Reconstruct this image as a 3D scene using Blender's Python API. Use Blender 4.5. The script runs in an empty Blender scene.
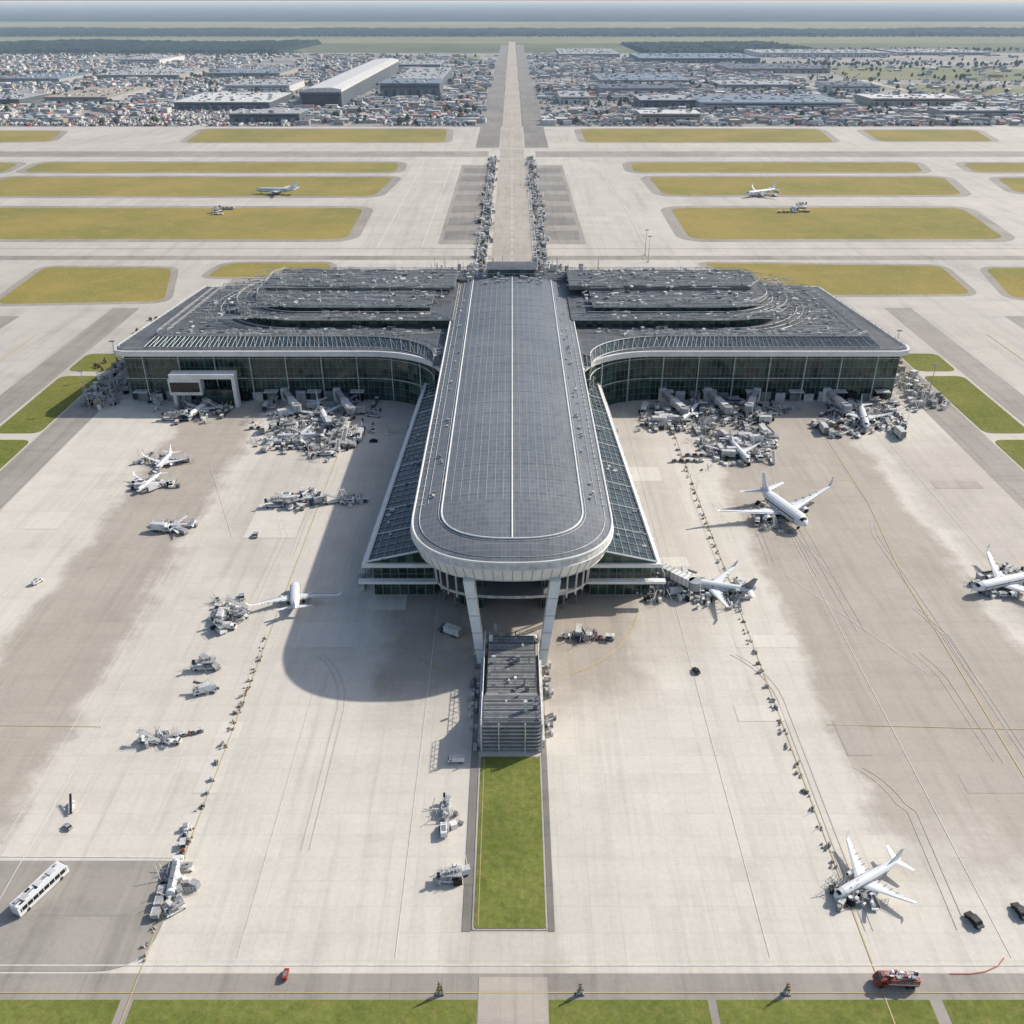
import bpy, math, random
from mathutils import Vector, Matrix, noise as mn
random.seed(11)
R=random.random
def U(a,b): return a+(b-a)*R()
scene=bpy.context.scene
H=200.0
def P(x,y,h=0):
    """survey: photo measurement -> ground position in metres (at height h)"""
    s=(H-h)/H
    return (230.1*(x-512)/y*s,(238242.0/y-113.76)*s)

# ---------------------------------------------------------------- materials
def nn(nt,t,ins=None,**props):
    n=nt.nodes.new(t)
    for k,v in props.items(): setattr(n,k,v)
    for k,v in (ins or {}).items():
        if isinstance(v,bpy.types.NodeSocket): nt.links.new(v,n.inputs[k])
        else: n.inputs[k].default_value=v
    return n
def c4(c): return (c[0],c[1],c[2],1)
def newmat(name):
    m=bpy.data.materials.new(name); m.use_nodes=True
    nt=m.node_tree; b=nt.nodes['Principled BSDF']
    return m,nt,b
def maprange(nt,v,a,b,c,d):
    return nn(nt,'ShaderNodeMapRange',{0:v,1:a,2:b,3:c,4:d}).outputs[0]
def mul(nt,col,fac):
    return nn(nt,'ShaderNodeMixRGB',{'Fac':1.0,'Color1':col,'Color2':fac},blend_type='MULTIPLY').outputs[0]
def math_(nt,op,a,b): return nn(nt,'ShaderNodeMath',{0:a,1:b},operation=op).outputs[0]
def M(name,base,rough=.6,metal=0,col2=None,scale=.15,ior=1.45,var=.15):
    m,nt,b=newmat(name)
    g=nn(nt,'ShaderNodeTexCoord').outputs['Object']
    n=nn(nt,'ShaderNodeTexNoise',{'Vector':g,'Scale':scale,'Detail':4.0,'Roughness':.65}).outputs[0]
    c2=col2 or tuple(c*(1-2*var) for c in base)
    mix=nn(nt,'ShaderNodeMixRGB',{'Fac':maprange(nt,n,.35,.65,0,1),'Color1':c4(base),'Color2':c4(c2)}).outputs[0]
    nt.links.new(mix,b.inputs['Base Color'])
    b.inputs['Roughness'].default_value=rough; b.inputs['Metallic'].default_value=metal
    b.inputs['IOR'].default_value=ior
    return m
def panelmat(name,c1,c2,ps,joint=.8,jw=.03,pvar=.1,streak=0.,stain=0.,rough=.85,ls=.01,ior=1.45,fine=.08,roughvar=0,svec=(.22,.012,0),bands=None,bcol=None):
    m,nt,b=newmat(name)
    pos=nn(nt,'ShaderNodeNewGeometry').outputs['Position']
    def noise(vec,sc,d=5.,r=.6): return nn(nt,'ShaderNodeTexNoise',{'Vector':vec,'Scale':sc,'Detail':d,'Roughness':r}).outputs[0]
    n1=noise(pos,ls,5.)
    col=nn(nt,'ShaderNodeMixRGB',{'Fac':maprange(nt,n1,.35,.65,0,1),'Color1':c4(c1),'Color2':c4(c2)}).outputs[0]
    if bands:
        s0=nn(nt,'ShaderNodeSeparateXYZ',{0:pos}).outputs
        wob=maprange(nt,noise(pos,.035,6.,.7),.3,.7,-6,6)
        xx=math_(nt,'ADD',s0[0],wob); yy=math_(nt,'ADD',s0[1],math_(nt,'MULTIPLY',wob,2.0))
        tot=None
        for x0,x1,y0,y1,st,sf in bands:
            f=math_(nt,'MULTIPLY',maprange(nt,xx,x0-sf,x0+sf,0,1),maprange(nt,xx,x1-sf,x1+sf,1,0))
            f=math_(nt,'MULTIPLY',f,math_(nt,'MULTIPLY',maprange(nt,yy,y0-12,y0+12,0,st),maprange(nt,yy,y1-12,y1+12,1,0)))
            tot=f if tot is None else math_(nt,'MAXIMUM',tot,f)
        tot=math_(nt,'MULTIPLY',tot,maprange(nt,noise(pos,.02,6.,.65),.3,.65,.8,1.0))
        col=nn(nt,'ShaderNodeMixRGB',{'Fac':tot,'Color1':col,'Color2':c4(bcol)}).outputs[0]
    v=nn(nt,'ShaderNodeVectorMath',{0:pos,1:(1/ps[0],1/ps[1],1/ps[2])},operation='MULTIPLY').outputs[0]
    v=nn(nt,'ShaderNodeVectorMath',{0:v,1:(.37,.13,.31)},operation='ADD').outputs[0]
    fl=nn(nt,'ShaderNodeVectorMath',{0:v},operation='FLOOR').outputs[0]
    wn=nn(nt,'ShaderNodeTexWhiteNoise',{'Vector':fl}).outputs['Value']
    col=mul(nt,col,maprange(nt,wn,0,1,1-pvar,1+pvar))
    fr=nn(nt,'ShaderNodeVectorMath',{0:v},operation='FRACTION').outputs[0]
    sp=nn(nt,'ShaderNodeSeparateXYZ',{0:fr}).outputs
    lx=math_(nt,'LESS_THAN',sp[0],jw); ly=math_(nt,'LESS_THAN',sp[1] if ps[1]<900 else sp[2],jw)
    j=math_(nt,'MAXIMUM',lx,ly)
    col=mul(nt,col,maprange(nt,j,0,1,1,joint))
    if streak:
        sv=nn(nt,'ShaderNodeVectorMath',{0:pos,1:svec},operation='MULTIPLY').outputs[0]
        col=mul(nt,col,maprange(nt,noise(sv,1.,6.,.7),.49,.74,1,1-streak))
        sv=nn(nt,'ShaderNodeVectorMath',{0:pos,1:(svec[1]*1.5,svec[0]*.6,0)},operation='MULTIPLY').outputs[0]
        col=mul(nt,col,maprange(nt,noise(sv,1.,4.,.7),.5,.75,1,1-streak*.5))
    if stain:
        col=mul(nt,col,maprange(nt,noise(pos,.045,7.,.75),.52,.72,1,1-stain))
    if fine:
        f=noise(pos,.7,6.,.8)
        col=mul(nt,col,maprange(nt,f,.3,.7,1-fine,1+fine))
    nt.links.new(col,b.inputs['Base Color'])
    b.inputs['Roughness'].default_value=rough; b.inputs['IOR'].default_value=ior
    if roughvar: nt.links.new(maprange(nt,wn,0,1,rough,rough+roughvar),b.inputs['Roughness'])
    return m
def grassmat(name,c1,c2,c3,s=.02):
    m,nt,b=newmat(name)
    pos=nn(nt,'ShaderNodeNewGeometry').outputs['Position']
    n1=nn(nt,'ShaderNodeTexNoise',{'Vector':pos,'Scale':s,'Detail':7.,'Roughness':.7}).outputs[0]
    n2=nn(nt,'ShaderNodeTexNoise',{'Vector':pos,'Scale':.5,'Detail':7.,'Roughness':.85}).outputs[0]
    n3=nn(nt,'ShaderNodeTexNoise',{'Vector':pos,'Scale':s*6,'Detail':5.,'Roughness':.7}).outputs[0]
    a=nn(nt,'ShaderNodeMixRGB',{'Fac':maprange(nt,n1,.38,.62,0,1),'Color1':c4(c1),'Color2':c4(c2)}).outputs[0]
    a=nn(nt,'ShaderNodeMixRGB',{'Fac':maprange(nt,n3,.52,.72,0,.8),'Color1':a,'Color2':c4(c3)}).outputs[0]
    a=mul(nt,a,maprange(nt,n2,.3,.7,.62,1.38))
    nt.links.new(a,b.inputs['Base Color']); b.inputs['Roughness'].default_value=.95
    b.inputs['IOR'].default_value=1.2
    return m

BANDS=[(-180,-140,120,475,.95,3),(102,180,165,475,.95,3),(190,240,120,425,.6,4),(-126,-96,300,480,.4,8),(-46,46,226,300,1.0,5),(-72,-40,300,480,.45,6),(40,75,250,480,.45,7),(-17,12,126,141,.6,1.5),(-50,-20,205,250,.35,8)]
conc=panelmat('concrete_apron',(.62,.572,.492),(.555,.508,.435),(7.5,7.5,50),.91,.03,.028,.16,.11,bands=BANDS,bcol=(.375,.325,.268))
conc_b=panelmat('concrete_pale',(.64,.592,.515),(.59,.545,.47),(7.5,7.5,50),.92,.03,.03,.12,.09)
conc_tan=panelmat('concrete_worn',(.38,.335,.28),(.45,.40,.335),(7.5,7.5,50),.9,.03,.04,.25,.18)
conc_far=panelmat('concrete_taxiway',(.535,.495,.43),(.45,.415,.36),(22,22,50),.92,.03,.04,.22,.12,ls=.004,svec=(.08,.006,0),fine=0)
asph=panelmat('asphalt',(.26,.24,.21),(.20,.185,.165),(12,40,50),.88,.02,.06,.25,.25)
asph_lt=panelmat('asphalt_weathered',(.345,.312,.27),(.28,.252,.216),(12,30,50),.9,.02,.05,.25,.2)
grass=grassmat('grass_green',(.13,.152,.035),(.19,.19,.05),(.23,.20,.08))
grass_g=grassmat('grass_lawn',(.125,.15,.034),(.18,.195,.05),(.225,.195,.075),.05)
grass_y=grassmat('grass_dry',(.31,.24,.072),(.215,.20,.058),(.35,.262,.095),.008)
terr=grassmat('far_land',(.10,.12,.06),(.17,.17,.10),(.05,.07,.04),.0012)
town_g=panelmat('town_pavement',(.34,.32,.29),(.17,.17,.15),(40,60,90),.8,.04,.15,0,.2,ls=.006,fine=0)
field=grassmat('field_mat',(.24,.235,.12),(.17,.185,.095),(.30,.265,.16),.0008)
white=M('white_panel',(.77,.76,.73),.45,var=.07)
whitep=M('paint_white',(.74,.72,.67),.7,var=.12,scale=.4)
yellowp=M('paint_yellow',(.50,.37,.13),.7,col2=(.48,.41,.27),scale=.4)
tyre=M('tyre_rubber_marks',(.46,.42,.36),.8,col2=(.53,.485,.415),scale=.1)
slate=panelmat('roof_slate',(.158,.168,.178),(.130,.140,.150),(1.5,3.0,900.5),1.35,.12,.08,.12,.22,rough=.42,ls=.02,roughvar=.12,svec=(.5,.02,0))
slate2=panelmat('roof_membrane',(.104,.110,.118),(.074,.080,.088),(5,4,60),1.5,.07,.18,.0,.25,rough=.55,ls=.02,roughvar=.15)
glassr=panelmat('glass_roof',(.026,.048,.054),(.04,.062,.066),(2.5,2.5,900.5),.6,.06,.4,rough=.14,ior=1.5,roughvar=.2)
glassw=panelmat('glass_wall',(.022,.048,.040),(.042,.075,.062),(3,1000,4),.5,.05,.6,rough=.1,ior=1.55,roughvar=.15)
steel=M('steel',(.48,.48,.47),.45,.2,var=.15,scale=.5)
mull=M('mullion_metal',(.27,.30,.28),.5,.1,var=.15,scale=.5)
lattice=M('painted_steel',(.66,.65,.62),.55,var=.2,scale=.5)
dark=M('dark_interior',(.012,.013,.015),.6)
grey=M('grey_metal',(.25,.255,.26),.5,.2)
rubber=M('rubber',(.02,.02,.02),.8)
red=M('red_paint',(.36,.065,.045),.45)
orange=M('orange_paint',(.45,.21,.08),.55)
blue=M('blue_paint',(.06,.10,.18),.45)
yel=M('yellow_body',(.46,.33,.09),.5)
planew=M('aircraft_white',(.73,.74,.74),.42,var=.06,scale=.3)
planeg=M('aircraft_grey',(.34,.355,.37),.45,var=.1,scale=.3)
dglass=M('vehicle_glass',(.015,.018,.02),.1)
leafm=M('foliage',(.055,.075,.025),.8,col2=(.10,.09,.04),scale=.3)
forestm=M('forest_foliage',(.018,.034,.028),.95,col2=(.032,.050,.034),scale=.006,ior=1.1)
treem=M('tree_foliage',(.045,.06,.03),.95,col2=(.075,.085,.045),scale=.02,ior=1.1)
tanm=M('tan_wall',(.40,.345,.27),.8)
roofs=[M('roof_a',(.68,.67,.64),.6),M('roof_b',(.40,.40,.40),.6),M('roof_c',(.10,.115,.135),.6),M('roof_d',(.38,.15,.10),.7),M('roof_e',(.20,.245,.30),.6),tanm]

# ---------------------------------------------------------------- mesh builder
class MB:
    def __init__(s,mats): s.v=[];s.f=[];s.m=[];s.mats=mats
    def mi(s,m):
        if m not in s.mats: s.mats.append(m)
        return s.mats.index(m)
    def face(s,pts,m):
        n=len(s.v); s.v+=[tuple(p) for p in pts]; s.f.append(tuple(range(n,n+len(pts)))); s.m.append(s.mi(m))
    def box(s,cx,cy,z0,sx,sy,sz,m,rot=0,mtop=None):
        c,sn=math.cos(rot),math.sin(rot); n=len(s.v)
        for dz in (0,sz):
            for ax,ay in ((-.5,-.5),(.5,-.5),(.5,.5),(-.5,.5)):
                x,y=ax*sx,ay*sy; s.v.append((cx+x*c-y*sn,cy+x*sn+y*c,z0+dz))
        k=s.mi(m); kt=s.mi(mtop) if mtop else k
        for q,mm in (((3,2,1,0),k),((4,5,6,7),kt),((0,1,5,4),k),((1,2,6,5),k),((2,3,7,6),k),((3,0,4,7),k)):
            s.f.append(tuple(n+i for i in q)); s.m.append(mm)
    def gable(s,cx,cy,z0,sx,sy,sz,rh,m,mr,rot=0):
        s.box(cx,cy,z0,sx,sy,sz,m,rot)
        c,sn=math.cos(rot),math.sin(rot); n=len(s.v)
        e=.5
        for x,y,z in ((-sx/2-e,-sy/2-e,sz-.02),(sx/2+e,-sy/2-e,sz-.02),(sx/2+e,sy/2+e,sz-.02),(-sx/2-e,sy/2+e,sz-.02),(0,-sy/2-e,sz+rh),(0,sy/2+e,sz+rh)):
            s.v.append((cx+x*c-y*sn,cy+x*sn+y*c,z0+z))
        k=s.mi(mr)
        for q in ((0,4,5,3),(1,2,5,4),(0,1,4),(2,3,5)): s.f.append(tuple(n+i for i in q)); s.m.append(k)
    def prism(s,poly,z0,z1,mt,ms,bottom=True):
        n=len(s.v); L=len(poly)
        s.v+=[(p[0],p[1],z0) for p in poly]+[(p[0],p[1],z1) for p in poly]
        s.f.append(tuple(range(n+L,n+2*L))); s.m.append(s.mi(mt))
        if bottom: s.f.append(tuple(reversed(range(n,n+L)))); s.m.append(s.mi(ms))
        for i in range(L):
            j=(i+1)%L; s.f.append((n+i,n+j,n+L+j,n+L+i)); s.m.append(s.mi(ms))
    def extr(s,prof,x0,x1,m):
        n=len(s.v);L=len(prof)
        s.v+=[(x0,p[0],p[1]) for p in prof]+[(x1,p[0],p[1]) for p in prof]
        k=s.mi(m)
        s.f.append(tuple(range(n,n+L)));s.m.append(k); s.f.append(tuple(reversed(range(n+L,n+2*L))));s.m.append(k)
        for i in range(L):
            j=(i+1)%L; s.f.append((n+j,n+i,n+L+i,n+L+j)); s.m.append(k)
    def tube(s,p,q,r,m,n=4,r2=None,caps=True):
        p=Vector(p);q=Vector(q);d=q-p
        if d.length<1e-6:return
        d.normalize(); a=d.orthogonal().normalized(); b=d.cross(a); k=len(s.v); r2=r if r2 is None else r2
        for o,rr in ((p,r),(q,r2)):
            for i in range(n):
                t=2*math.pi*(i+.5)/n; w=o+a*math.cos(t)*rr+b*math.sin(t)*rr; s.v.append(tuple(w))
        mi=s.mi(m)
        for i in range(n):
            j=(i+1)%n; s.f.append((k+i,k+j,k+n+j,k+n+i)); s.m.append(mi)
        if caps:
            s.f.append(tuple(reversed(range(k,k+n))));s.m.append(mi); s.f.append(tuple(range(k+n,k+2*n)));s.m.append(mi)
    def path(s,pts,r,m,n=4,closed=False):
        L=len(pts)
        for i in range(L if closed else L-1): s.tube(pts[i],pts[(i+1)%L],r,m,n)
    def truss(s,pts,z,h,step,r,m):
        P2=resample([(p[0],p[1]) for p in pts],step)
        for i in range(len(P2)):
            x,y=P2[i]; s.tube((x,y,z),(x,y,z+h),r,m,4,caps=False)
            if i: 
                X,Y=P2[i-1]; s.tube((X,Y,z+h),(x,y,z+h),r,m,4,caps=False); s.tube((X,Y,z+h*.5),(x,y,z+h*.5),r*.7,m,4,caps=False)
                if i%2: s.tube((X,Y,z),(x,y,z+h),r*.7,m,4,caps=False)
    def loft(s,secs,m):
        n=len(s.v);L=len(secs[0])
        for c in secs: s.v+=[tuple(p) for p in c]
        k=s.mi(m)
        for i in range(len(secs)-1):
            for j in range(L):
                a=n+i*L+j;b=n+i*L+(j+1)%L; s.f.append((a,b,b+L,a+L)); s.m.append(k)
        s.f.append(tuple(range(n+L-1,n-1,-1)));s.m.append(k)
        e=n+(len(secs)-1)*L; s.f.append(tuple(range(e,e+L)));s.m.append(k)
    def mesh(s,name,smooth=False):
        me=bpy.data.meshes.new(name); me.from_pydata(s.v,[],s.f)
        for m in s.mats: me.materials.append(m)
        me.polygons.foreach_set('material_index',s.m)
        if smooth: me.polygons.foreach_set('use_smooth',[True]*len(s.f))
        me.update(); return me
    def obj(s,name,parent=None,smooth=False,loc=(0,0,0)):
        o=bpy.data.objects.new(name,s.mesh(name,smooth)); scene.collection.objects.link(o); o.location=loc
        if parent: o.parent=parent
        return o
def resample(pts,step):
    out=[pts[0]]
    for i in range(len(pts)-1):
        a=Vector(pts[i]);b=Vector(pts[i+1]);n=max(1,round((b-a).length/step))
        for k in range(1,n+1): out.append(tuple(a.lerp(b,k/n)))
    return out
def evenly(pts,step):
    out=[pts[0]];need=step
    for i in range(len(pts)-1):
        a=Vector(pts[i]);b=Vector(pts[i+1]);L=(b-a).length;t=need
        while t<=L: out.append(tuple(a.lerp(b,t/L))); t+=step
        need=t-L
    return out
def rounded(poly,r,seg=6):
    out=[];L=len(poly)
    for i in range(L):
        p0=Vector(poly[i-1]);p=Vector(poly[i]);p1=Vector(poly[(i+1)%L])
        rr=r[i] if isinstance(r,(list,tuple)) else r
        a=(p0-p);b=(p1-p); d=min(rr,a.length*.48,b.length*.48)
        if d<.01: out.append(tuple(p)); continue
        A=p+a.normalized()*d;B=p+b.normalized()*d
        for k in range(seg+1):
            t=k/seg; out.append(tuple(A*(1-t)**2+p*2*t*(1-t)+B*t*t))
    return out
def offs(poly,d):
    area=sum(poly[i][0]*poly[(i+1)%len(poly)][1]-poly[(i+1)%len(poly)][0]*poly[i][1] for i in range(len(poly)))
    if area<0: poly=poly[::-1]
    out=[];L=len(poly)
    for i in range(L):
        p0=Vector(poly[i-1]);p=Vector(poly[i]);p1=Vector(poly[(i+1)%L])
        e0=(p-p0).normalized();e1=(p1-p).normalized()
        n0=Vector((e0.y,-e0.x));n1=Vector((e1.y,-e1.x)); n=(n0+n1); 
        if n.length<1e-4: n=n0
        n.normalize(); k=d/max(.35,n.dot(n0)); out.append(tuple(p+n*k))
    return out
def sheet(name,poly,z,m,r=0,mb=None):
    if r: poly=rounded(poly,r)
    a=sum(poly[i][0]*poly[(i+1)%len(poly)][1]-poly[(i+1)%len(poly)][0]*poly[i][1] for i in range(len(poly)))
    if a<0: poly=poly[::-1]
    own=mb is None; mb=mb or MB([])
    mb.face([(p[0],p[1],z) for p in poly],m)
    if own: return mb.obj(name)
ZK=[0]
def stripe(mb,pts,w,z,m):
    ZK[0]=(ZK[0]+1)%8; z=z+ZK[0]*.0025
    for i in range(len(pts)-1):
        a=Vector(pts[i]);b=Vector(pts[i+1]);d=(b-a)
        if d.length<1e-5: continue
        d.normalize(); n=Vector((-d.y,d.x))*w/2; zz=z+(i%2)*.0012
        mb.face([(a.x-n.x,a.y-n.y,zz),(b.x-n.x,b.y-n.y,zz),(b.x+n.x,b.y+n.y,zz),(a.x+n.x,a.y+n.y,zz)],m)
def rect(x0,x1,y0,y1): return [(x0,y0),(x1,y0),(x1,y1),(x0,y1)]

# ---------------------------------------------------------------- ground
g=MB([])
NX=60
xs=[-90000+180000*i/NX for i in range(NX+1)]; ys=[-8000+108000*i/NX for i in range(NX+1)]
for i in range(NX):
    for j in range(NX): g.face([(xs[i],ys[j],-.6),(xs[i+1],ys[j],-.6),(xs[i+1],ys[j+1],-.6),(xs[i],ys[j+1],-.6)],terr)
g.obj('ground')
af=MB([])
for i in range(12):
    for j in range(10):
        x0=-1500+250*i;y0=60+171*j; 
        af.face([(x0,y0,0),(x0+250,y0,0),(x0+250,y0+171,0),(x0,y0+171,0)],conc_far)
af.obj('airfield_pavement')
sheet('town_ground',rect(-3600,3600,1775,4400),-.3,town_g)
sheet('concrete_apron',rounded(rect(-231,231,131,483),[14,14,2,2]),.03,conc)
wp=MB([])
sheet('',rounded(rect(-226,-87,131.5,163),[1,12,2,2]),.125,asph_lt,mb=wp)
for k in range(30):
    w_,d_=random.choice((7.5,15,22.5)),random.choice((7.5,15,30)); x=round(U(-215,205)/7.5)*7.5-2.8;y=round(U(170,440)/7.5)*7.5-1
    if abs(x)<34: continue
    t=any(abs(x+w_/2-c)<w2 for c,w2 in ((-160,30),(141,50),(210,30)))
    if t and k%3: continue
    sheet('',rect(x,x+w_,y,y+d_),.05+k*.0022,conc_tan if t else conc_b,mb=wp)
wp.obj('concrete_repair_bays')
aw=MB([])
sheet('',rect(-420,420,110,130.9),.03,asph_lt,mb=aw)
sheet('',rect(-12.4,-10.2,142,236),.15,asph,mb=aw); sheet('',rect(9,10.6,142,236),.15,asph,mb=aw)
for s in (-1,1):
    a=lambda x0,x1,y0,y1: rect(min(s*x0,s*x1),max(s*x0,s*x1),y0,y1)
    sheet('',a(231,250,131,611),.032,asph_lt,mb=aw)
    sheet('',a(278,298,131,660),.03,asph_lt,mb=aw)
    sheet('',a(358,420,131,640),.03,asph_lt,mb=aw)
    sheet('',a(24,70,862,1330),.03,asph_lt,mb=aw)
    for k in range(7): sheet('',a(28,66,880+k*64,880+k*64+38),.07,asph,mb=aw)
    sheet('',a(20,57,1500,5200),.05,asph,mb=aw)
sheet('',rect(-950,-35,1405,1462),.03,asph_lt,mb=aw); sheet('',rect(35,960,1405,1462),.03,asph_lt,mb=aw)
sheet('',rect(-1200,1200,803,818),.03,asph_lt,mb=aw)
sheet('',rect(-231,231,612,760),.03,asph_lt,mb=aw)
aw.obj('asphalt_roads')
rd=MB([])
for k in range(20):
    y0=612+k*(5600-612)/20; rd.face([(-18,y0,.12),(18,y0,.12),(18,y0+249.4,.12),(-18,y0+249.4,.12)],conc_tan)
rd.obj('approach_road')

gy=MB([]); sh=MB([])
GP=[0]
def gp(pix,m,r,sho=9,z=.09):
    GP[0]+=1
    poly=[P(*q) for q in pix]; 
    poly=rounded(poly,r); 
    a=offs(poly,sho) if sho else None
    if a: sheet('',a,.05+GP[0]*.0015,asph_lt,mb=sh)
    sheet('',poly,z,m,mb=gy)
Gl=[((-60,131),(62,131),(50,141),(-60,143)),((205,129),(447,129),(445,142),(185,142)),((42,162.5),(399,162.5),(396,172),(22,172)),
 ((8,177),(394,177),(374,196),(-40,196)),((-60,208),(364,208),(346,239),(-80,239)),((-60,163),(20,163),(0,173),(-80,173)),
 ((580,129),(818,129),(834,142),(586,142)),((862,130),(975,130),(993,141),(880,141)),((630,162.5),(915,162.5),(924,172),(634,172)),
 ((648,177),(943,177),(963,195),(664,195)),((670,208),(962,208),(1006,239),(690,239)),((962,163),(1100,163),(1120,172),(975,172)),
 ((996,178),(1100,178),(1130,193),(1018,193))]
for q in Gl: gp(q,grass_y,18,12)
for q in [((45,267),(172,268),(164,301),(-6,304)),((228,263),(330,263),(330,277),(205,277)),((700,263),(940,266),(972,294),(800,295)),((985,268),(1080,268),(1100,300),(1012,298))]:
    gp(q,grass_y,12,6)
for s in (-1,1):
    for y0,y1 in ((372,428),(436,520),(528,560)):
        sheet('',rounded(rect(min(s*251,s*276),max(s*251,s*276),y0,y1),6),.09,grass,mb=gy)
    sheet('',rounded(rect(min(s*251,s*276),max(s*251,s*276),150,330),6),.09,grass,mb=gy)
for q in [((820,66),(1100,70),(1120,82),(850,79)),((880,84),(1100,88),(1130,96),(930,94)),((20,98),(180,96),(150,108),(-10,112)),((380,60),(480,56),(478,60),(370,66))]:
    sheet('',[P(*k) for k in q],.3,field,mb=gy)
gy.obj('airfield_grass'); sh.obj('shoulder_pavement')
lw=MB([])
for x0,x1 in ((-420,-90),(-87,-8),(8.5,45),(47,96),(99,420)):
    sheet('',rect(x0,x1,-300,124.5),.08,grass_g,mb=lw)
sheet('',rounded(rect(-9.4,8.4,142.8,201),.8),.17,grass_g,mb=lw)
lw.obj('lawn')
kb=MB([])
for x in (-9.8,8.6): kb.box(x,172,0,.4,59,.22,conc_tan)
kb.box(-.6,142.4,0,18.8,.4,.22,conc_tan)
kb.obj('kerb')
sheet('road',rect(-7.8,8.3,-300,130),.11,conc_tan)
sheet('ground_verge',rect(-1500,1500,-300,60.5),.015,grass_g)

# markings
mk=MB([])
z=.145
for x in (-88,86): stripe(mk,[(x,112),(x,455)],.28,z,yellowp)
stripe(mk,[(150,150),(156,300),(163,360),(166,470)],.36,z,yellowp)
for x in (-139,-131,-66,-28,62,120,196,-196): stripe(mk,[(x,135),(x,470)],.18,z,whitep)
stripe(mk,[(-226,133),(226,133)],.25,z,whitep)
stripe(mk,[(-400,126.2),(400,126.2)],.22,z,yellowp)
stripe(mk,[(-226,165),(-90,164)],.25,z,whitep)
stripe(mk,[(100,215),(185,212)],.25,z,yellowp)
stripe(mk,[(-190,215),(-130,214)],.2,z,yellowp)
arc=[(48*math.cos(t),285-50*math.sin(t)) for t in [math.radians(a) for a in range(10,70,5)]]
stripe(mk,arc,.45,z,yellowp); stripe(mk,[(-x,y) for x,y in arc[4:]],.35,z,yellowp)
stripe(mk,[(140,131),(140,118),(143,110)],.3,z,yellowp)
stripe(mk,[(-8.4,143.5),(-8.4,200)],.15,.2,yellowp)
stripe(mk,[(132,420),(120,345),(128,300)],.2,z,whitep); stripe(mk,[(110,300),(142,240)],.18,z,whitep); stripe(mk,[(-150,400),(-120,330)],.18,z,whitep)
for s in (-1,1):
    stripe(mk,[(s*327,131),(s*327,600)],.8,z,yellowp)
    for x in (84,125): stripe(mk,[(s*x,850),(s*x,1360)],.6,z,whitep)
stripe(mk,[(-1300,845),(1300,845)],.8,z,yellowp); stripe(mk,[(-1300,1490),(1300,1490)],1.5,z,whitep)
stripe(mk,[(-1300,1385),(1300,1385)],1.5,z,whitep)
for k in range(55): stripe(mk,[(0,640+k*26),(0,652+k*26)],.7,.17,whitep)
mk.obj('pavement_markings')
tm=MB([])
for k in range(18):
    s=random.choice((-1,1)); x=s*U(40,225); y=U(140,330); r=U(20,60); L=U(30,110); d=random.choice((-1,1))
    pts=[(x,y),(x+U(-2,2),y+L)]+[(x+d*r*(1-math.cos(t)),y+L+r*math.sin(t)) for t in [math.radians(a) for a in range(8,int(U(20,60)),8)]]
    pts=[p for p in pts if p[1]<470 and abs(p[0])<228 and abs(p[0])>14 and not (-90<p[0]<-86 and p[1]<165)]
    for o in (0,U(1.4,3)):
        if len(pts)>1: stripe(tm,[(p[0]+o,p[1]) for p in pts],U(.14,.26),.128,tyre)
tm.obj('tyre_marks')
hs=MB([]); stripe(hs,[P(950,974),P(970,974),P(985,972),P(998,966),P(1004,958)],.28,.16,red); hs.obj('hose')

# ---------------------------------------------------------------- terminal
term=bpy.data.objects.new('airport_terminal',None); scene.collection.objects.link(term)
def superp(a,b,y0,n=24,e=2.5):
    out=[]
    for i in range(n+1):
        t=math.pi*i/n; c,s=math.cos(t),math.sin(t)
        out.append((-a*math.copysign(abs(c)**(2/e),c),y0-b*abs(s)**(2/e)))
    return out
YB=592
pr=MB([])
rows=[252.01]+[285-33*math.sin(math.radians(90-k*7.5)) for k in range(1,12)]+[285+k*(YB-285)/60 for k in range(61)]
S=[-1+2*i/28 for i in range(29)]
def rw(y): return 36 if y>=285 else 36*max(0,(1-((285-y)/33)**2.5))**(1/2.5)
def rz(x,y):
    rho=(abs(x/36)**2.5+(max(0,285-y)/33)**2.5)**(1/2.5)
    return 37+5*(1-min(1,rho)**2.2)
for y in rows:
    for s_ in S: x=s_*rw(y); pr.v.append((x,y,rz(x,y)))
mi=pr.mi(slate)
for i in range(len(rows)-1):
    for j in range(28):
        a=i*29+j; pr.f.append((a,a+1,a+30,a+29)); pr.m.append(mi)
pr.obj('pier_roof',term,True)
tr=MB([])
rim=[(-36,YB)]+superp(36,33,285,40)+[(36,YB)]
rim3=[(x,y,37.15) for x,y in rim]
tr.path(rim3,.4,white,6)
inn=[(-25.5,YB-1)]+superp(25.5,22,285,30)+[(25.5,YB-1)]
inn=resample(inn,12); tr.path([(x,y,rz(x,y)+.15) for x,y in inn],.32,white,6)
inn2=resample([(-26.6,YB-1)]+superp(26.6,23.2,285,30)+[(26.6,YB-1)],12); tr.path([(x,y,rz(x,y)+.1) for x,y in inn2],.12,lattice,4)
tr.path([(0,y,42.1) for y in (YB-1,285,)]+[(0,y,rz(0,y)+.1) for y in (280,275,270,266,263.5)],.28,white,6)
for sx in (-31,31): tr.path([(sx,YB-1,rz(sx,400)+.1),(sx,290,rz(sx,400)+.1)],.13,steel)
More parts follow.
